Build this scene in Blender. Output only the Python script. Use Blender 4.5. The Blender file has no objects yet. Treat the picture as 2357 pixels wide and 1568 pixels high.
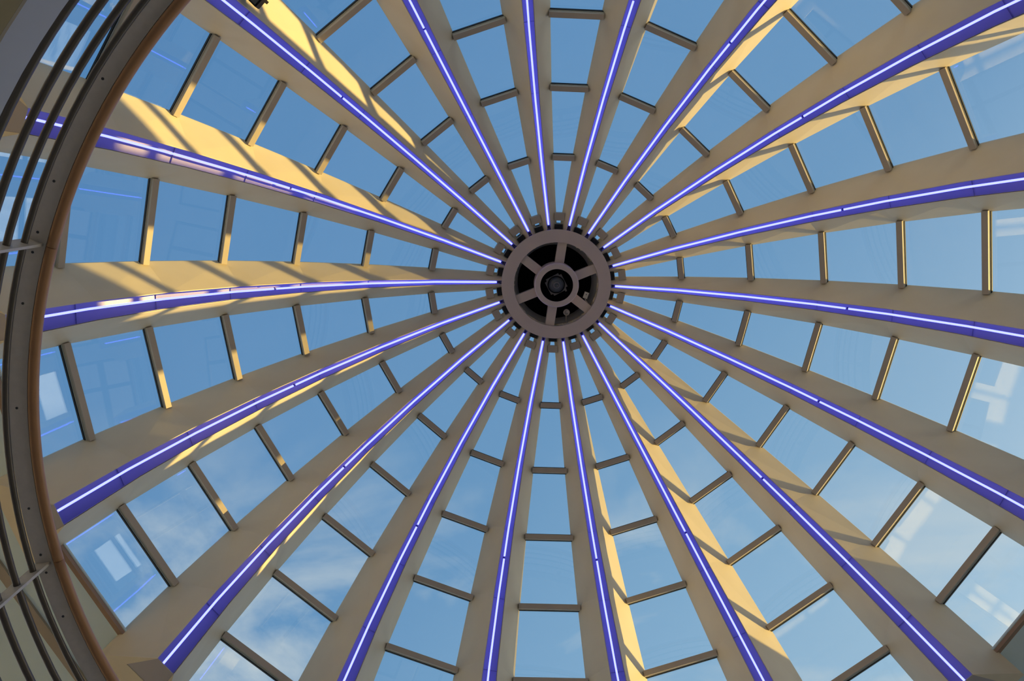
import bpy, bmesh, math, random
from mathutils import Vector, Matrix

random.seed(7)
scene = bpy.context.scene
COL = scene.collection
PI = math.pi

# ------------------------------------------------------------------ camera
ZO = 1.6                                   # eye height: heights below are given from the eye
cam = bpy.data.cameras.new('camera')
cam.sensor_fit = 'HORIZONTAL'
cam.sensor_width = 36.0
cam.lens = 1808.87 * 36.0 / 2357.0
cam.clip_start = 0.05
cam.clip_end = 2000
cam_o = bpy.data.objects.new('camera', cam)
COL.objects.link(cam_o)
RX = Vector((0.999708, -0.002527, -0.024021))
RY = Vector((-0.002527, 0.978115, -0.208048))
RZ = Vector((0.024021, 0.208048, 0.977824))
m = Matrix.Identity(4)
for i in range(3):
    m[i][0] = RX[i]; m[i][1] = -RY[i]; m[i][2] = -RZ[i]
m[0][3], m[1][3], m[2][3] = -0.8588, -1.4758, ZO
cam_o.matrix_world = m
scene.camera = cam_o

# ------------------------------------------------------------------ exposure
vs = scene.view_settings
vs.view_transform = 'Standard'
vs.look = 'None'
vs.gamma = 1.0
vs.use_curve_mapping = False
vs.exposure = 0.0
scene.display_settings.display_device = 'sRGB'
scene.cycles.max_bounces = 10
scene.cycles.diffuse_bounces = 5
scene.cycles.glossy_bounces = 4
scene.cycles.transparent_max_bounces = 24
scene.cycles.caustics_reflective = False
scene.cycles.caustics_refractive = False
scene.cycles.sample_clamp_indirect = 6.0

# ------------------------------------------------------------------ sun, low on the right
SUN_AZ, SUN_EL = math.radians(9.0), math.radians(1.5)
SUN_DIR = Vector((math.cos(SUN_EL) * math.cos(SUN_AZ), math.cos(SUN_EL) * math.sin(SUN_AZ), math.sin(SUN_EL)))
sun = bpy.data.lights.new('sun', 'SUN')
sun.energy = 8.1
sun.color = (1.0, 0.655, 0.19)
sun.angle = math.radians(0.53)
sun_o = bpy.data.objects.new('sun', sun)
COL.objects.link(sun_o)
sun_o.rotation_euler = SUN_DIR.to_track_quat('Z', 'Y').to_euler()
sun_o.location = SUN_DIR * 40 + Vector((0, 0, 10))

# ------------------------------------------------------------------ sky
world = bpy.data.worlds.new('sky')
scene.world = world
world.use_nodes = True
nt = world.node_tree
nt.nodes.clear()
N, L = nt.nodes.new, nt.links.new


def mth(op, a, b=None, clamp=False):
    n = N('ShaderNodeMath'); n.operation = op; n.use_clamp = clamp
    for i, v in enumerate((a, b)):
        if v is None: continue
        if isinstance(v, (int, float)): n.inputs[i].default_value = v
        else: L(v, n.inputs[i])
    return n.outputs[0]


def ramp(fac, stops, interp='LINEAR'):
    n = N('ShaderNodeValToRGB'); n.color_ramp.interpolation = interp
    el = n.color_ramp.elements
    while len(el) < len(stops): el.new(0.5)
    for e, (p, c) in zip(el, stops): e.position = p; e.color = (*c, 1)
    L(fac, n.inputs[0])
    return n.outputs[0]


def mix(fac, a, b, mode='MIX'):
    n = N('ShaderNodeMix'); n.data_type = 'RGBA'; n.blend_type = mode
    if isinstance(fac, (int, float)): n.inputs[0].default_value = fac
    else: L(fac, n.inputs[0])
    for i, v in ((6, a), (7, b)):
        if isinstance(v, tuple): n.inputs[i].default_value = (*v, 1)
        else: L(v, n.inputs[i])
    return n.outputs[2]


tc = N('ShaderNodeTexCoord')
sep = N('ShaderNodeSeparateXYZ'); L(tc.outputs['Generated'], sep.inputs[0])
X, Y, Z = sep.outputs
h = mth('ADD', mth('MULTIPLY', X, 0.72), mth('MULTIPLY', Y, 0.69))
hf = mth('MULTIPLY', mth('ADD', h, 0.4), 1 / 1.1, True)           # -0.4 .. 0.7
base = ramp(hf, [(0.0, (0.105, 0.265, 0.520)), (0.30, (0.140, 0.315, 0.570)), (0.62, (0.170, 0.355, 0.595)), (0.82, (0.255, 0.455, 0.670)), (1.0, (0.36, 0.56, 0.74))])
hor = mth('POWER', mth('SUBTRACT', 1.0, mth('MAXIMUM', Z, 0.0), True), 4.5)
base = mix(mth('MULTIPLY', hor, 0.9, True), base, (1.75, 1.80, 1.72))
dot = N('ShaderNodeVectorMath'); dot.operation = 'DOT_PRODUCT'
L(tc.outputs['Generated'], dot.inputs[0]); dot.inputs[1].default_value = SUN_DIR
glow = mth('MULTIPLY', mth('POWER', mth('MAXIMUM', dot.outputs['Value'], 0.0), 6.0), 2.0)
glowc = mix(1.0, (1.0, 0.80, 0.52), (0, 0, 0), 'ADD')
gm = N('ShaderNodeVectorMath'); gm.operation = 'SCALE'; L(glowc, gm.inputs[0]); L(glow, gm.inputs['Scale'])
base = mix(1.0, base, gm.outputs[0], 'ADD')
# thin clouds on a flat layer, thicker towards +Y
zc_ = mth('MAXIMUM', Z, 0.12)
comb = N('ShaderNodeCombineXYZ'); L(mth('DIVIDE', X, zc_), comb.inputs[0]); L(mth('DIVIDE', Y, zc_), comb.inputs[1])
noi = N('ShaderNodeTexNoise'); noi.inputs['Scale'].default_value = 3.4; noi.inputs['Detail'].default_value = 9
noi.inputs['Roughness'].default_value = 0.58; noi.inputs['Distortion'].default_value = 0.35
mp = N('ShaderNodeMapping'); mp.inputs['Location'].default_value = (2.83, 8.8, 0.0); mp.inputs['Scale'].default_value = (0.8, 1.25, 1)
L(comb.outputs[0], mp.inputs[0]); L(mp.outputs[0], noi.inputs['Vector'])
cl = mth('MULTIPLY', mth('SUBTRACT', noi.outputs[0], 0.47), 6.0, True)
py = mth('DIVIDE', Y, zc_)
msk = mth('MULTIPLY', mth('SUBTRACT', py, 0.30), 3.6, True)
cl = mth('MULTIPLY', mth('MULTIPLY', cl, msk), 0.80)
base = mix(cl, base, (0.66, 0.72, 0.74))
bg = N('ShaderNodeBackground'); L(base, bg.inputs[0]); bg.inputs[1].default_value = 1.0
out = N('ShaderNodeOutputWorld'); L(bg.outputs[0], out.inputs[0])


# ------------------------------------------------------------------ materials
def paint(name, col, rough=0.55, var=0.06, scale=6.0, bump=0.0, metal=0.0, spec=0.4):
    mt = bpy.data.materials.new(name); mt.use_nodes = True
    t = mt.node_tree; b = t.nodes['Principled BSDF']
    b.inputs['Roughness'].default_value = rough
    b.inputs['Metallic'].default_value = metal
    b.inputs['Specular IOR Level'].default_value = spec
    nz = t.nodes.new('ShaderNodeTexNoise'); nz.inputs['Scale'].default_value = scale; nz.inputs['Detail'].default_value = 5
    tcx = t.nodes.new('ShaderNodeTexCoord'); t.links.new(tcx.outputs['Object'], nz.inputs['Vector'])
    rp = t.nodes.new('ShaderNodeValToRGB')
    rp.color_ramp.elements[0].position = 0.3; rp.color_ramp.elements[1].position = 0.7
    rp.color_ramp.elements[0].color = (*[c * (1 - var) for c in col], 1)
    rp.color_ramp.elements[1].color = (*[min(1, c * (1 + var)) for c in col], 1)
    t.links.new(nz.outputs[0], rp.inputs[0]); t.links.new(rp.outputs[0], b.inputs['Base Color'])
    if bump:
        bp = t.nodes.new('ShaderNodeBump'); bp.inputs['Strength'].default_value = bump; bp.inputs['Distance'].default_value = 0.01
        n2 = t.nodes.new('ShaderNodeTexNoise'); n2.inputs['Scale'].default_value = 220
        t.links.new(tcx.outputs['Object'], n2.inputs['Vector']); t.links.new(n2.outputs[0], bp.inputs['Height'])
        t.links.new(bp.outputs[0], b.inputs['Normal'])
    return mt


def glass_mat(name, tint):
    mt = bpy.data.materials.new(name); mt.use_nodes = True
    t = mt.node_tree; t.nodes.clear()
    tr = t.nodes.new('ShaderNodeBsdfTransparent'); tr.inputs[0].default_value = (*tint, 1)
    gl = t.nodes.new('ShaderNodeBsdfGlossy'); gl.inputs['Roughness'].default_value = 0.0
    gl.inputs['Color'].default_value = (0.95, 0.98, 1.0, 1)
    lw = t.nodes.new('ShaderNodeLayerWeight'); lw.inputs[0].default_value = 0.5
    p5 = t.nodes.new('ShaderNodeMath'); p5.operation = 'POWER'; p5.inputs[1].default_value = 5
    ma = t.nodes.new('ShaderNodeMath'); ma.operation = 'MULTIPLY_ADD'; ma.inputs[1].default_value = 0.95; ma.inputs[2].default_value = 0.05
    ms = t.nodes.new('ShaderNodeMixShader'); o = t.nodes.new('ShaderNodeOutputMaterial')
    t.links.new(lw.outputs['Facing'], p5.inputs[0]); t.links.new(p5.outputs[0], ma.inputs[0]); t.links.new(ma.outputs[0], ms.inputs[0])
    t.links.new(tr.outputs[0], ms.inputs[1]); t.links.new(gl.outputs[0], ms.inputs[2]); t.links.new(ms.outputs[0], o.inputs[0])
    return mt


def emit_mat(name, col, s):
    mt = bpy.data.materials.new(name); mt.use_nodes = True
    t = mt.node_tree; t.nodes.clear()
    e = t.nodes.new('ShaderNodeEmission'); e.inputs[0].default_value = (*col, 1); e.inputs[1].default_value = s
    nz = t.nodes.new('ShaderNodeTexNoise'); nz.inputs['Scale'].default_value = 1.2
    mr = t.nodes.new('ShaderNodeMapRange'); mr.inputs['To Min'].default_value = s * 0.96; mr.inputs['To Max'].default_value = s * 1.04
    tcx = t.nodes.new('ShaderNodeTexCoord'); t.links.new(tcx.outputs['Object'], nz.inputs['Vector'])
    t.links.new(nz.outputs[0], mr.inputs[0]); t.links.new(mr.outputs[0], e.inputs[1])
    o = t.nodes.new('ShaderNodeOutputMaterial'); t.links.new(e.outputs[0], o.inputs[0])
    return mt


def wood(name, col):
    mt = bpy.data.materials.new(name); mt.use_nodes = True
    t = mt.node_tree; b = t.nodes['Principled BSDF']; b.inputs['Roughness'].default_value = 0.4
    tcx = t.nodes.new('ShaderNodeTexCoord'); mpp = t.nodes.new('ShaderNodeMapping'); mpp.inputs['Scale'].default_value = (1, 1, 9)
    nz = t.nodes.new('ShaderNodeTexNoise'); nz.inputs['Scale'].default_value = 14; nz.inputs['Detail'].default_value = 6
    rp = t.nodes.new('ShaderNodeValToRGB')
    rp.color_ramp.elements[0].color = (*[c * 0.82 for c in col], 1); rp.color_ramp.elements[1].color = (*[c * 1.12 for c in col], 1)
    t.links.new(tcx.outputs['Object'], mpp.inputs[0]); t.links.new(mpp.outputs[0], nz.inputs['Vector'])
    t.links.new(nz.outputs[0], rp.inputs[0]); t.links.new(rp.outputs[0], b.inputs['Base Color'])
    return mt


M = {
    'cream': paint('cream_paint', (0.81, 0.715, 0.525), 0.5, 0.03, 3.0, 0.03),
    'hub': paint('hub_paint', (0.66, 0.55, 0.44), 0.5, 0.03, 3.0),
    'purlin': paint('purlin_paint', (0.52, 0.45, 0.35), 0.5, 0.03, 5.0),
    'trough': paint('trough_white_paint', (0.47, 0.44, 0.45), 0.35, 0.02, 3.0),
    'gasket': paint('black_rubber', (0.012, 0.013, 0.014), 0.6, 0.1, 20.0),
    'black': paint('black_metal', (0.008, 0.008, 0.008), 0.6, 0.1, 20.0, spec=0.2),
    'glass': glass_mat('pane_glass', (0.935, 0.965, 0.975)),
    'neon': emit_mat('neon_glow', (0.100, 0.112, 1.0), 7.2),
    'socket': paint('neon_socket_blue_black', (0.03, 0.03, 0.07), 0.5),
    'steel': paint('brushed_steel', (0.52, 0.47, 0.40), 0.42, 0.05, 30, 0.02, 0.15),
    'rail': paint('dark_steel_tube', (0.10, 0.085, 0.068), 0.28, 0.05, 30, 0.0, 0.5),
    'wood': wood('handrail_wood', (0.40, 0.20, 0.085)),
    'nosing': wood('nosing_wood', (0.36, 0.235, 0.155)),
    'batten': paint('batten_tan', (0.42, 0.36, 0.28), 0.6, 0.05, 3.0),
    'bead': paint('bead_grey', (0.55, 0.58, 0.55), 0.45, 0.04, 8.0),
    'screw': paint('screw_dark', (0.03, 0.03, 0.03), 0.5),
    'soffit': paint('soffit_white_plaster', (0.70, 0.84, 0.86), 0.7, 0.03, 2.0, 0.05),
    'wall': paint('wall_plaster', (0.84, 0.78, 0.66), 0.8, 0.05, 1.5, 0.05),
    'floor': paint('floor_stone', (0.80, 0.73, 0.60), 0.45, 0.08, 1.2),
    'fascia': paint('fascia_grey', (0.40, 0.40, 0.39), 0.6, 0.03, 3.0),
    'under': paint('slab_underside', (0.36, 0.34, 0.25), 0.8, 0.05, 2.0),
    'roof': paint('roof_gravel', (0.30, 0.29, 0.27), 0.9, 0.2, 30.0),
    'ground': paint('ground_asphalt', (0.16, 0.16, 0.15), 0.9, 0.2, 0.5),
    'lens': paint('lamp_lens', (0.10, 0.11, 0.115), 0.15, 0.1, 40.0, 0, 0.2),
    'plate': paint('lamp_plate', (0.17, 0.155, 0.16), 0.5, 0.04, 20.0),
    'cap': paint('lantern_dark', (0.006, 0.006, 0.006), 0.9, 0.1, 4.0, spec=0.1),
    'liner': paint('lantern_liner', (0.66, 0.66, 0.62), 0.5, 0.03, 4.0),
    'offwhite': paint('offwhite_plastic', (0.55, 0.48, 0.40), 0.5, 0.04, 20.0),
}


# ------------------------------------------------------------------ mesh helpers
def mesh(name, verts, faces, mat, smooth=False, mats=None, idx=None):
    me = bpy.data.meshes.new(name)
    me.from_pydata([tuple(v) for v in verts], [], faces)
    for mm in (mats or [mat]): me.materials.append(M[mm])
    bm = bmesh.new(); bm.from_mesh(me)
    bmesh.ops.remove_doubles(bm, verts=bm.verts, dist=1e-6)
    bmesh.ops.recalc_face_normals(bm, faces=bm.faces)
    bm.to_mesh(me); bm.free()
    if smooth:
        for p in me.polygons: p.use_smooth = True
    me.update()
    return me


def obj(name, me, parent=None, loc=(0, 0, 0), rz=0.0):
    o = bpy.data.objects.new(name, me); COL.objects.link(o)
    o.location = loc; o.rotation_euler = (0, 0, rz)
    if parent: o.parent = parent
    return o


def empty(name, loc, rz=0.0, size=0.1):
    o = bpy.data.objects.new(name, None); COL.objects.link(o)
    o.empty_display_size = size; o.location = loc; o.rotation_euler = (0, 0, rz)
    return o


def tag(o, label, cat, group=None):
    o['label'] = label; o['category'] = cat
    if group: o['group'] = group
    return o


def struct(o, label=None):
    o['kind'] = 'structure'
    if label: o['label'] = label
    return o


def hexa(c8):
    """box from 8 corners: 4 of one end (ring order), then 4 of the other"""
    return list(c8), [(3, 2, 1, 0), (4, 5, 6, 7), (0, 1, 5, 4), (1, 2, 6, 5), (2, 3, 7, 6), (3, 0, 4, 7)]


def bx(x0, x1, y0, y1, z0, z1):
    return hexa([(x0, y0, z0), (x1, y0, z0), (x1, y1, z0), (x0, y1, z0), (x0, y0, z1), (x1, y0, z1), (x1, y1, z1), (x0, y1, z1)])


def join(parts):
    V, F = [], []
    for v, f in parts:
        o = len(V); V += list(v); F += [tuple(i + o for i in q) for q in f]
    return V, F


def lathe(profile, seg=96, a0=0.0, a1=2 * PI, closed_profile=True):
    full = abs(a1 - a0 - 2 * PI) < 1e-6
    n = seg if full else seg + 1
    V, F = [], []
    for i in range(n):
        a = a0 + (a1 - a0) * i / seg
        for r, z in profile: V.append((r * math.cos(a), r * math.sin(a), z))
    k = len(profile)
    for i in range(seg):
        j = (i + 1) % n
        for q in range(k if closed_profile else k - 1):
            q2 = (q + 1) % k
            F.append((i * k + q, i * k + q2, j * k + q2, j * k + q))
    if not full and closed_profile:
        F.append(tuple(range(k))); F.append(tuple((n - 1) * k + q for q in reversed(range(k))))
    return V, F


def sweep(path, rad, sides=10, ups=None):
    V, F = [], []
    P = [Vector(p) for p in path]
    for i, p in enumerate(P):
        t = (P[min(i + 1, len(P) - 1)] - P[max(i - 1, 0)]).normalized()
        u = Vector((0, 1, 0)) if ups is None else Vector(ups)
        b = t.cross(u).normalized(); u2 = b.cross(t)
        for s in range(sides):
            a = 2 * PI * s / sides
            V.append(p + b * (math.cos(a) * rad) + u2 * (math.sin(a) * rad))
    for i in range(len(P) - 1):
        for s in range(sides):
            s2 = (s + 1) % sides
            F.append((i * sides + s, i * sides + s2, (i + 1) * sides + s2, (i + 1) * sides + s))
    F.append(tuple(range(sides))); F.append(tuple((len(P) - 1) * sides + s for s in reversed(range(sides))))
    return V, F


# ------------------------------------------------------------------ dome geometry
R0, ZC = 6.0, 4.7701 + ZO
TH1, DTH = 0.2792, 0.1505
AZ0 = 0.0361
NR = 18
J_TRIM, J_END = 6.82, 7.16


def th(j): return TH1 + (j - 1) * DTH
def half_w(j):
    r = R0 * math.sin(th(j)); return 0.0658 + 0.0616 * r + 0.0009 * r * r
def d_tube(j): return max(0.085, 0.1105 + 0.0584 * (j - 1))
def d_lip(j): return max(0.115, 0.150 + 0.078 * (j - 1))
def d_floor(j): return max(0.02, d_lip(j) - max(0.07, 0.10 + 0.05 * (j - 1)))
def t_fl(j): return t_half(j) + 0.26 * (d_lip(j) - d_floor(j))
def t_half(j): return max(0.022, 0.037 + 0.0115 * (j - 1))


def P(j, x, depth):
    """point in the plane of a rib (azimuth 0): x across, depth inwards from the glass"""
    a = th(j); r = (R0 - depth) * math.sin(a)
    return Vector((r, x, ZC + (R0 - depth) * math.cos(a)))


def Pe(j, s, depth):
    """point on the rib edge line, in the rib frame, moved inwards by depth"""
    return P(j, s * half_w(j), depth)


STN = [-0.22, 0, 1, 2, 3, 4, 5, 6, J_END]
FOOT = P(J_END, 0, 0)


def rib_local(V): return [Vector(v) - FOOT for v in V]


def rib_body():
    V, F = [], []
    LIP = 0.006
    prof = []
    for j in STN:
        w, t, dl, df = half_w(j), t_half(j), d_lip(j), d_floor(j)
        if j < 0.5: w = min(w, (R0 * math.sin(th(j))) * math.tan(math.radians(10)) - 0.004)
        tl = t + LIP
        ring = [(w, -0.05), (w, 0.0), (tl, dl), (t, dl), (t_fl(j), df - 0.004), (-t_fl(j), df - 0.004), (-t, dl), (-tl, dl), (-w, 0.0), (-w, -0.05)]
        prof.append([P(j, x, d) for x, d in ring])
    k = 10
    for ring in prof: V += ring
    for i in range(len(prof) - 1):
        for q in range(k):
            q2 = (q + 1) % k
            F.append((i * k + q, i * k + q2, (i + 1) * k + q2, (i + 1) * k + q))
    b = (len(prof) - 1) * k
    F += [(b + 0, b + 1, b + 4), (b + 1, b + 2, b + 3, b + 4), (b + 0, b + 4, b + 5, b + 9), (b + 9, b + 5, b + 8), (b + 5, b + 6, b + 7, b + 8)]
    F += [(4, 1, 0), (4, 3, 2, 1), (9, 5, 4, 0), (8, 5, 9), (8, 7, 6, 5)]
    return mesh('rib_body', rib_local(V), F, 'cream')


def trough_panel(j0, j1):
    g = 0.0006
    ps = []
    for j in (j0 + g, j1 - g):
        t, df, dl, tf = t_half(j) - 0.001, d_floor(j), d_lip(j) - 0.012, t_fl(j) - 0.004
        e = 0.003
        ps.append([P(j, t, dl), P(j, tf, df), P(j, -tf, df), P(j, -t, dl), P(j, -t + e, dl), P(j, -tf + e, df + e), P(j, tf - e, df + e), P(j, t - e, dl)])
    V = ps[0] + ps[1]; F = []
    for q in range(8):
        q2 = (q + 1) % 8; F.append((q, q2, 8 + q2, 8 + q))
    F += [(0, 1, 6, 7), (1, 2, 5, 6), (2, 3, 4, 5), (8, 9, 14, 15), (9, 10, 13, 14), (10, 11, 12, 13)]
    return mesh('trough_panel', rib_local(V), F, 'trough')


def divider(j):
    e = 0.003
    c = []
    for jj in (j - e, j + e):
        df, D = d_floor(jj) + 0.003, d_lip(jj) - d_floor(jj)
        hgt = 0.05 * D
        tf = t_fl(jj) - 0.008
        c += [P(jj, tf, df), P(jj, -tf, df), P(jj, -tf + 0.26 * hgt, df + hgt), P(jj, tf - 0.26 * hgt, df + hgt)]
    return mesh('divider', rib_local(c), hexa(c)[1], 'trough')


def tube(j0, j1):
    js = [j0] + [j for j in range(int(math.ceil(j0)), int(math.floor(j1)) + 1) if j0 < j < j1] + [j1]
    path = []
    for a, b in zip(js[:-1], js[1:]):
        path.append(P(a, 0, d_tube(a)))
        if b in STN and b - a > .3: path.append(P(b - 0.03, 0, d_tube(b - 0.03)).lerp(P(b, 0, d_tube(b)), 0.0))
    path.append(P(js[-1], 0, d_tube(js[-1])))
    # points between stations lie on the straight chord of their facet
    def chord(j):
        s0 = max([s for s in STN if s <= j + 1e-9]); s1 = min([s for s in STN if s > j - 1e-9] or [STN[-1]])
        if s1 - s0 < 1e-6: return P(j, 0, d_tube(j))
        f = (j - s0) / (s1 - s0); return P(s0, 0, d_tube(s0)).lerp(P(s1, 0, d_tube(s1)), f)
    path = [chord(j) for j in js]
    return mesh('neon_tube', rib_local(sweep(path, 0.0118, 10)[0]), sweep(path, 0.0118, 10)[1], 'neon', True)


def socket(j, w=0.02):
    path = [P(j - w, 0, d_tube(j)), P(j + w, 0, d_tube(j))]
    v, f = sweep(path, 0.0155, 10)
    return mesh('tube_socket', rib_local(v), f, 'socket', True)


def end_plate(j, e=0.004, mat='socket'):
    c = []
    for jj in (j - e, j + e):
        t = t_half(jj) - 0.0005
        tf = t_fl(jj) - 0.0005
        c += [P(jj, tf, d_floor(jj)), P(jj, -tf, d_floor(jj)), P(jj, -t, d_lip(jj) - 0.004), P(jj, t, d_lip(jj) - 0.004)]
    return mesh('trough_end', rib_local(c), hexa(c)[1], mat)


ME_BODY = rib_body()
SEAMS = [0, 1, 2, 3, 4, 5, 6, J_END - 0.02]
ME_PANEL = [trough_panel(a, b) for a, b in zip(SEAMS[:-1], SEAMS[1:])]
ME_DIV = [divider(j) for j in SEAMS[1:-1]]
ME_TUBE = [tube(0.06, 3.425), tube(3.465, J_END - 0.06)]
ME_SOCK = [socket(0.03), socket(3.445, 0.006), socket(J_END - 0.04)]
ME_END = [end_plate(-0.02), end_plate(J_END - 0.012, 0.004, 'trough')]

RIB_LABELS = {
    1: 'dome rib with violet strip leaving the hub level to the right edge, shaded both sides',
    2: 'shaded dome rib with violet strip meeting the right edge above the lower right corner',
    3: 'dome rib with violet strip running diagonally down into the lower right corner',
    4: 'dome rib with violet strip and broad golden right side, second right of straight down',
    5: 'dome rib with violet strip and narrow golden right edge, just right of straight down',
    6: 'shaded dome rib with violet strip, just left of straight down from the hub',
    7: 'shaded dome rib with violet strip, second left of straight down from the hub',
    8: 'dome rib with pinkish violet strip running diagonally down to the lower left corner',
    9: 'shaded dome rib with purple strip ending behind the handrail at lower left',
    10: 'dome rib with pinkish strip running level to the left edge, golden upper side',
    11: 'golden dome rib with pink strip passing behind the railing at upper left',
    12: 'dome rib with violet strip and golden right side, running diagonally to the upper left',
    13: 'dome rib with violet strip, second left of straight up from the hub',
    14: 'shaded dome rib with violet strip, just left of straight up from the hub',
    15: 'shaded dome rib with violet strip, just right of straight up from the hub',
    16: 'dome rib with violet strip and golden right edge, second right of straight up',
    17: 'dome rib with violet strip running into the upper right corner, golden underside',
    18: 'dome rib with violet strip rising gently to the right edge above the middle',
}
for k in range(1, NR + 1):
    a = AZ0 + math.radians(20 * (k - 1))
    base_pt = (FOOT.x * math.cos(a), FOOT.x * math.sin(a), FOOT.z)
    rib = tag(empty('dome_rib', base_pt, a), RIB_LABELS[k], 'rib', 'ribs of the glass dome')
    obj('rib_body', ME_BODY, rib)
    for me in ME_PANEL: obj('trough_panel', me, rib)
    for me in ME_DIV: obj('divider', me, rib)
    for me in ME_END: obj('trough_end', me, rib)
    for i, me in enumerate(ME_TUBE):
        t = obj('neon_tube', me, rib); t['label'] = 'glowing violet white neon tube'
        obj('tube_socket', ME_SOCK[0 if i == 0 else 1], t)
        if i == 1: obj('tube_socket', ME_SOCK[2], t)


# ------------------------------------------------------------------ glazing bays: panes, purlins, gaskets
HALF = math.radians(10)


def bay(j, s, depth, inset=0.0):
    """corner of a bay in the bay frame (azimuth 0 = bay centre); s=-1 / +1"""
    p = Pe(j, -s, depth)                       # the rib on side s shows its opposite flank
    p = p + Vector((0, s * inset, 0))
    a = s * HALF
    return Vector((p.x * math.cos(a) - p.y * math.sin(a), p.x * math.sin(a) + p.y * math.cos(a), p.z))


BFOOT = Vector((R0 * math.sin(th(J_TRIM)) * math.cos(HALF), 0, ZC + R0 * math.cos(th(J_TRIM))))
def bl(V): return [Vector(v) - BFOOT for v in V]


def pane(j0, j1):
    c = [bay(j0, -1, -0.002, 0.012), bay(j0, 1, -0.002, 0.012), bay(j1, 1, -0.002, 0.012), bay(j1, -1, -0.002, 0.012)]
    n = (c[1] - c[0]).cross(c[2] - c[0]).normalized()
    if n.z < 0: n = -n
    o = n * 0.026
    v = [x for x in c] + [x + o for x in c]
    return mesh('pane', bl(v), hexa(v)[1], 'glass')


def bar(j, width, d0, d1, over=0.02, ref=None):
    """straight bar across the bay at ring j, width along the meridian, from depth d0 to d1"""
    c = []
    A, B = bay(j, -1, 0.0, over), bay(j, 1, 0.0, over)
    a = th(j)
    nrm = Vector((math.sin(a), 0, math.cos(a))); tan = Vector((math.cos(a), 0, -math.sin(a)))
    for E_ in (A, B):
        c += [E_ - nrm * d1 - tan * (width / 2), E_ - nrm * d1 + tan * (width / 2), E_ - nrm * d0 + tan * (width / 2), E_ - nrm * d0 - tan * (width / 2)]
    return c


JP = [1, 2, 3, 4, 5, 6]
JOFF = 0.045                                      # the bars sit just below the ring corners
ME_PANE = [pane(a, b) for a, b in zip([0.20, 1, 2, 3, 4, 5, 6], [1, 2, 3, 4, 5, 6, J_TRIM])]
ME_PUR = []
for j in JP:
    c = bar(j + JOFF, 0.066, 0.040, 0.086); p = mesh('purlin', bl(c), hexa(c)[1], 'purlin')
    c = bar(j + JOFF, 0.076, 0.027, 0.0398); q = mesh('glazing_bead', bl(c), hexa(c)[1], 'bead')
    c = bar(j + JOFF, 0.092, -0.002, 0.0268); g = mesh('gasket', bl(c), hexa(c)[1], 'gasket')
    ME_PUR.append((p, q, g))
# bars and slot pane closing each bay at the hub
c = bar(0.165, 0.100, 0.0, 0.075, 0.03); ME_HUBBAR = mesh('hub_purlin', bl(c), hexa(c)[1], 'purlin')
c = bar(0.0, 0.085, 0.0, 0.075, 0.03); ME_HUBBAR2 = mesh('hub_purlin_inner', bl(c), hexa(c)[1], 'gasket')
c = bar(0.048, 0.010, 0.02, 0.050, 0.03); ME_HUBLINE = mesh('hub_flashing', bl(c), hexa(c)[1], 'steel')
ME_SLOT = pane(0.0, 0.185)
c = bar(J_TRIM + 0.012, 0.052, -0.022, 0.052, 0.02); ME_NOSE = mesh('sill_nosing', bl(c), hexa(c)[1], 'nosing')

for k in range(1, NR + 1):
    a = AZ0 + math.radians(20 * (k - 1) + 10)
    w = struct(empty('window_%d' % k, (BFOOT.x * math.cos(a), BFOOT.x * math.sin(a), BFOOT.z), a))
    for me in ME_PANE: obj('pane', me, w)
    obj('pane', ME_SLOT, w)
    for p, q, g in ME_PUR:
        po = obj('purlin', p, w); obj('glazing_bead', q, po); obj('gasket', g, po)
    obj('purlin', ME_HUBBAR, w); obj('purlin', ME_HUBBAR2, w); obj('flashing', ME_HUBLINE, w)
    obj('sill_nosing', ME_NOSE, w)

# ------------------------------------------------------------------ hub ring with spokes and lantern
ZH = 10.56 + ZO
hub = tag(empty('hub_ring', (0, 0, ZH)), 'round brown hub ring with six spokes joining all ribs at the dome crown', 'hub')
v, f = lathe([(0.574, 0.0), (0.744, 0.0), (0.744, 0.22), (0.700, 0.22), (0.700, 0.05), (0.60, 0.05), (0.60, 0.03), (0.574, 0.03)], 120)
obj('ring_plate', mesh('ring_plate', v, f, 'hub'), hub)
v, f = lathe([(0.588, 0.031), (0.598, 0.031), (0.598, 0.235), (0.52, 0.33), (0.515, 0.325), (0.588, 0.231)], 96)
obj('lantern_liner', mesh('lantern_liner', v, f, 'liner', True), hub)
v, f = lathe([(0.53, 0.331), (0.76, 0.222), (0.80, 0.222), (0.80, 0.62), (0.0001, 0.70), (0.0001, 0.66), (0.53, 0.60)], 72)
obj('lantern_cap', mesh('lantern_cap', v, f, 'cap', False), hub)
sp_v, sp_f = join([bx(0.285, 0.60, -0.062, 0.062, 0.045, 0.075), bx(0.285, 0.60, 0.050, 0.062, 0.075, 0.12), bx(0.285, 0.60, -0.062, -0.050, 0.075, 0.12)])
me = mesh('spoke', sp_v, sp_f, 'hub')
for i in range(6): obj('spoke', me, hub, (0, 0, 0), math.radians(-82 + 60 * i))
v, f = lathe([(0.222, -0.07), (0.285, -0.07), (0.300, -0.055), (0.300, 0.16), (0.285, 0.16), (0.285, -0.045), (0.222, -0.045)], 96)
obj('centre_collar', mesh('centre_collar', v, f, 'hub', False), hub)
v, f = lathe([(0.284, 0.15), (0.284, 0.165), (0.0001, 0.165), (0.0001, 0.15)], 64)
obj('collar_back', mesh('collar_back', v, f, 'cap'), hub)

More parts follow.
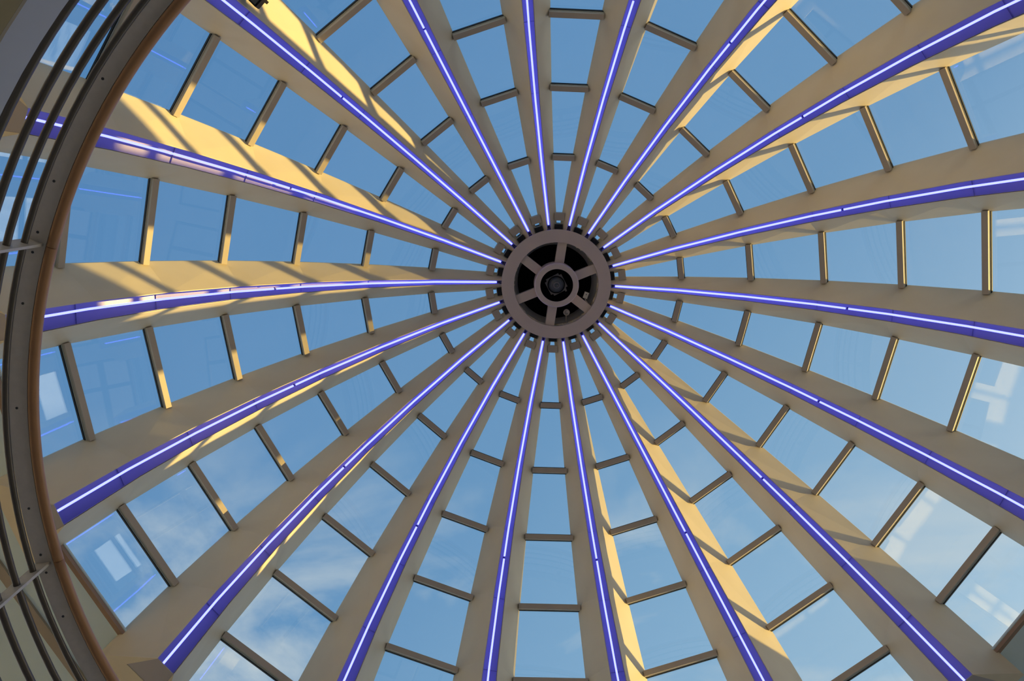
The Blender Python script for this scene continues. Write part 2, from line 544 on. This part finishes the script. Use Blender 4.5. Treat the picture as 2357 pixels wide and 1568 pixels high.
# spotlight inside the collar
spot = tag(empty('spotlight', (0.0, 0.0, ZH + 0.02), math.radians(-28)), 'round glass spotlight on a square plate in the middle of the hub', 'spotlight')
spot.scale = (1.12, 1.12, 1.0)
v, f = bx(-0.112, 0.112, -0.112, 0.112, 0.0, 0.012)
me = mesh('mounting_plate', v, f, 'plate')
bm = bmesh.new(); bm.from_mesh(me)
bmesh.ops.bevel(bm, geom=[e for e in bm.edges if abs((e.verts[0].co - e.verts[1].co).z) > 0.005], offset=0.028, segments=5, affect='EDGES')
bm.to_mesh(me); bm.free()
obj('mounting_plate', me, spot)
v, f = lathe([(0.0001, -0.058), (0.03, -0.056), (0.062, -0.046), (0.090, -0.022), (0.098, 0.0), (0.0001, 0.0)], 48)
obj('lens', mesh('lens', v, f, 'lens', True), spot)
v, f = lathe([(0.028, -0.066), (0.040, -0.066), (0.040, -0.045), (0.028, -0.045)], 32)
obj('lens_ring', mesh('lens_ring', v, f, 'plate', True), spot)
v, f = lathe([(0.096, -0.006), (0.107, -0.006), (0.107, 0.0), (0.096, 0.0)], 48)
obj('bezel', mesh('bezel', v, f, 'black', True), spot)
v, f = bx(0.060, 0.082, 0.100, 0.130, -0.008, 0.0)
obj('clip', mesh('clip', v, f, 'plate'), spot)
v, f = sweep([(0, 0, 0.012), (0, 0, 0.15)], 0.05, 20, (0, 1, 0))
obj('lamp_housing', mesh('lamp_housing', v, f, 'black', True), spot)

# round detector hanging inside the lantern, and a bracket beside it
det = tag(empty('smoke_detector', (0.155, 0.40, ZH + 0.095), 0), 'small round tan detector under the hub ring below the collar', 'detector')
v, f = lathe([(0.0001, 0.0), (0.030, 0.0), (0.044, 0.006), (0.046, 0.022), (0.0001, 0.022)], 32)
obj('detector_body', mesh('detector_body', v, f, 'offwhite', True), det)
for i in range(3):
    v, f = lathe([(0.010 + 0.008 * i, -0.002), (0.013 + 0.008 * i, -0.002), (0.013 + 0.008 * i, 0.001), (0.010 + 0.008 * i, 0.001)], 20, 0.4 * i, 0.4 * i + 4.2)
    obj('slot', mesh('slot', v, f, 'screw'), det)
v, f = sweep([(0, 0, 0.022), (0, 0.03, 0.06), (0, 0.165, 0.07)], 0.008, 8, (1, 0, 0))
obj('bracket_arm', mesh('bracket_arm', v, f, 'offwhite', True), det)
jun = tag(empty('junction_box', (0.42, 0.165, ZH + 0.12), math.radians(20)), 'small tan junction box with cable behind the hub spoke on the right', 'box')
v, f = bx(-0.03, 0.03, -0.045, 0.045, 0.0, 0.03)
obj('box_body', mesh('box_body', v, f, 'wall'), jun)
v, f = sweep([(0.0, 0.04, 0.0), (0.02, 0.07, -0.01), (0.06, 0.09, 0.0), (0.11, 0.10, 0.06)], 0.010, 8, (0, 0, 1))
obj('cable', mesh('cable', v, f, 'steel', True), jun)
v, f = bx(-0.006, 0.006, -0.02, -0.008, -0.004, 0.0)
obj('screw', mesh('screw', v, f, 'screw'), jun)

# ------------------------------------------------------------------ soffit around the dome foot, drum wall, balcony, floor
ZB = BFOOT.z - 0.022
RW = 9.0
RT = BFOOT.x / math.cos(HALF) * 1.0                 # corner radius of the sill polygon


def gon(r, z, off=0.0, n=NR):
    return [Vector((r / math.cos(PI / n) * math.cos(AZ0 + 2 * PI * (i + .0) / n + off), r / math.cos(PI / n) * math.sin(AZ0 + 2 * PI * i / n + off), z)) for i in range(n)]


def ring_slab(r0, r1, z0, z1, seg=None, poly=True):
    if poly:
        a, b, c, d = gon(r0, z0), gon(r1, z0), gon(r1, z1), gon(r0, z1)
        V = a + b + c + d; n = NR; F = []
        for i in range(n):
            j = (i + 1) % n
            F += [(i, j, n + j, n + i), (n + i, n + j, 2 * n + j, 2 * n + i), (2 * n + i, 2 * n + j, 3 * n + j, 3 * n + i), (3 * n + i, 3 * n + j, j, i)]
        return V, F
    return lathe([(r0, z0), (r1, z0), (r1, z1), (r0, z1)], seg or 120)


v, f = ring_slab(BFOOT.x + 0.012, RW - 0.001, ZB, ZB + 0.02)
struct(obj('ceiling', mesh('ceiling', v, f, 'soffit')), 'pale plaster soffit around the foot of the dome')
v, f = ring_slab(6.05, 6.15, ZB - 0.03, ZB - 0.0005)
struct(obj('trim_1', mesh('trim_1', v, f, 'batten')), 'narrow brown batten on the soffit')
v, f = ring_slab(5.80, RW + 0.2, ZB + 0.021, ZB + 0.14)
struct(obj('roof', mesh('roof', v, f, 'roof')), 'flat gravel roof around the dome')
Z_PAR = 8.35 + ZO  # out-of-view parapet, top set to block the low sun
OPEN = [(-17.5, -9.5), (-7.5, -5.5), (42.5, 47.5)]   # unseen openings added to brighten pane reflections, degrees
cuts = sorted({0.0, 360.0} | {x % 360 for o_ in OPEN for x in o_})
parts = []
for a0, a1 in zip(cuts[:-1], cuts[1:]):
    mid = (a0 + a1) / 2
    is_open = any(o0 < (mid if mid < 180 else mid - 360) < o1 for o0, o1 in OPEN)
    bands = [(ZB + 0.1405, 8.98), (9.66, Z_PAR)] if is_open else [(ZB + 0.1405, Z_PAR)]
    for z0, z1 in bands:
        parts.append(lathe([(RW, z0), (RW + 0.15, z0), (RW + 0.15, z1), (RW, z1)], max(1, int((a1 - a0) / 4)), math.radians(a0), math.radians(a1)))
v, f = join(parts)
struct(obj('wall_parapet', mesh('wall_parapet', v, f, 'wall')), 'roof parapet with openings')

Z_SL0, Z_SL1 = 2.92 + ZO, 3.12 + ZO
v, f = lathe([(3.212, Z_SL0 + 0.001), (RW - 0.001, Z_SL0 + 0.001), (RW - 0.001, Z_SL1), (3.212, Z_SL1)], 144)
struct(obj('floor_balcony', mesh('floor_balcony', v, f, 'under')), 'balcony slab with olive underside')
v, f = lathe([(3.20, Z_SL0), (3.211, Z_SL0), (3.211, Z_SL1 + 0.01), (3.20, Z_SL1 + 0.01)], 144)
struct(obj('trim_2', mesh('trim_2', v, f, 'fascia')), 'grey fascia along the balcony edge')
v, f = lathe([(3.225, Z_SL1 + 0.0005), (RW - 0.001, Z_SL1 + 0.0005), (RW - 0.001, Z_SL1 + 0.02), (3.225, Z_SL1 + 0.02)], 144)
struct(obj('floor_balcony_finish', mesh('floor_balcony_finish', v, f, 'floor')), 'stone floor of the balcony')
v, f = lathe([(0.0001, -0.1), (RW - 0.001, -0.1), (RW - 0.001, 0.0), (0.0001, 0.0)], 72)
struct(obj('floor', mesh('floor', v, f, 'floor')), 'stone floor of the hall')
v, f = lathe([(RW + 0.21, -0.12), (600, -0.12), (600, -0.10), (RW + 0.21, -0.10)], 72)
struct(obj('ground', mesh('ground', v, f, 'ground')), 'ground outside')

# unseen outer wall; windows on both storeys added to let in bounce light
hw = RW * math.tan(PI / NR)
ADDED_WINS = [(0.7, 4.1, 0.9), (6.05, 8.3, 0.86)]
parts = []
th_w = 0.2
zs = [(-0.1, 0.7), (4.1, 6.05), (8.3, ZB + 0.0205)]
for z0, z1 in zs:
    c = [(RW, -hw, z0), (RW + th_w, -hw - 0.035, z0), (RW + th_w, hw + 0.035, z0), (RW, hw, z0)]
    parts.append(hexa(c + [(x, y, z1) for x, y, _ in c]))
for z0, z1, fr in ADDED_WINS:
    for s in (-1, 1):
        a, b = sorted((s * hw, s * hw * fr)); a2, b2 = sorted((s * (hw + 0.035), s * hw * fr))
        c = [(RW, a, z0), (RW + th_w, a2, z0), (RW + th_w, b2, z0), (RW, b, z0)]
        parts.append(hexa(c + [(x, y, z1) for x, y, _ in c]))
v, f = join(parts)
ME_WALL = mesh('wall_segment', v, f, 'wall')
frames = []
for z0, z1, fr in ADDED_WINS:
    y = hw * fr - 0.001
    pr = [bx(RW + 0.05, RW + 0.13, -y, -y + 0.06, z0 + .001, z1 - .001), bx(RW + 0.05, RW + 0.13, y - 0.06, y, z0 + .001, z1 - .001),
          bx(RW + 0.05, RW + 0.13, -y + 0.06, y - 0.06, z0 + .001, z0 + 0.06), bx(RW + 0.05, RW + 0.13, -y + 0.06, y - 0.06, z1 - 0.06, z1 - .001)]
    mu = [bx(RW + 0.06, RW + 0.12, -y * 0.45 - 0.05, -y * 0.45 + 0.05, z0 + 0.06, z1 - 0.06), bx(RW + 0.06, RW + 0.12, y * 0.45 - 0.05, y * 0.45 + 0.05, z0 + 0.06, z1 - 0.06)]
    tb = z0 + (z1 - z0) * 0.66
    mu2 = [bx(RW + 0.065, RW + 0.115, -y + 0.06, y - 0.06, tb, tb + 0.16)]
    frames.append([mesh('window_frame', *join(pr), 'gasket')] + [mesh('mullion', *q, 'gasket') for q in mu] + [mesh('transom', *mu2[0], 'gasket')])
wall_root = struct(empty('wall_outer', (0, 0, 0)), 'plaster outer wall with a ring of windows')
n_w = NR
for i in range(NR):
    a = AZ0 + math.radians(20 * i + 10)
    obj('wall_segment', ME_WALL, wall_root, (0, 0, 0), a)
    for fr in frames:
        n_w += 1
        w = struct(empty('window_%d' % n_w, (0, 0, 0), a))  # added window out of view, admits bounce light
        obj('window_frame', fr[0], w); obj('mullion', fr[1], w); obj('mullion', fr[2], w); obj('transom', fr[3], w)

# ------------------------------------------------------------------ balustrade
ZHR = 3.87 + ZO
bal = tag(empty('balustrade', (0, 0, Z_SL1 + 0.02)), 'curved balcony railing with round wooden handrail and dark steel rails', 'railing')
zb = bal.location.z
POST0 = math.radians(170.5)
NP = 12
def circ(rc, zc, rad, sides=14):
    return [(rc + rad * math.cos(2 * PI * s / sides), zc - zb + rad * math.sin(2 * PI * s / sides)) for s in range(sides)]


gap = 0.0006
v, f = lathe(circ(3.196, ZHR, 0.0255, 18), 20, gap, 2 * PI / NP - gap)
ME_HR = mesh('handrail', v, f, 'wood', True)
v, f = lathe([(3.2205, ZHR - zb - 0.012), (3.312, ZHR - zb - 0.012), (3.312, ZHR - zb - 0.001), (3.2205, ZHR - zb - 0.001)], 20, 0, 2 * PI / NP)
ME_FLAT = mesh('top_plate', v, f, 'steel')
for i in range(NP):
    a = POST0 + 2 * PI * i / NP
    h_ = obj('handrail', ME_HR, bal, (0, 0, 0), a); h_['label'] = 'round reddish brown wooden handrail'
    fl = obj('top_plate', ME_FLAT, bal, (0, 0, 0), a)
for i, (z, rr) in enumerate([(3.765, 0.0155), (3.625, 0.0165), (3.475, 0.0175), (3.29, 0.020)]):
    v, f = lathe(circ(3.272, z + ZO, rr, 14), 180)
    obj('rail', mesh('rail', v, f, 'rail', True), bal)
v, f = bx(3.232, 3.312, -0.007, 0.007, -0.002, ZHR - zb - 0.0125)
ME_POST = mesh('post', v, f, 'steel')
v, f = bx(3.19, 3.35, -0.05, 0.05, 0.0005, 0.012)
ME_FOOT = mesh('base_plate', v, f, 'steel')
v, f = sweep([(3.272, 0, ZHR - zb - 0.0122), (3.272, 0, ZHR - zb - 0.0140)], 0.0065, 12, (0, 1, 0))
ME_SCR = mesh('screw', v, f, 'screw')
for i in range(NP):
    a = POST0 + 2 * PI * i / NP
    po = obj('post', ME_POST, bal, (0, 0, 0), a); obj('base_plate', ME_FOOT, po)
    for da in (-0.9, 0.9, 5.5, 15.0, 24.5):
        obj('screw', ME_SCR, bal, (0, 0, 0), a + math.radians(da))

# ------------------------------------------------------------------ floodlight clamped to the golden rib at the top
fl = tag(empty('floodlight', (-3.10, -3.135, 7.98 + ZO), math.radians(45)), 'black box floodlight on the golden rib at the top edge', 'floodlight')
v, f = bx(-0.09, 0.09, -0.09, 0.09, 0.0, 0.12)
me = mesh('lamp_body', v, f, 'black')
bm = bmesh.new(); bm.from_mesh(me); bmesh.ops.bevel(bm, geom=bm.edges[:], offset=0.006, segments=2, affect='EDGES'); bm.to_mesh(me); bm.free()
obj('lamp_body', me, fl)
v, f = join([bx(-0.05, 0.05, -0.05, 0.05, 0.121, 0.135), bx(-0.015, 0.015, -0.015, 0.015, 0.135, 0.42)])
obj('mounting_stem', mesh('mounting_stem', v, f, 'black'), fl)
v, f = bx(-0.075, 0.075, -0.075, 0.075, -0.004, -0.0003)
obj('front_glass', mesh('front_glass', v, f, 'lens'), fl)
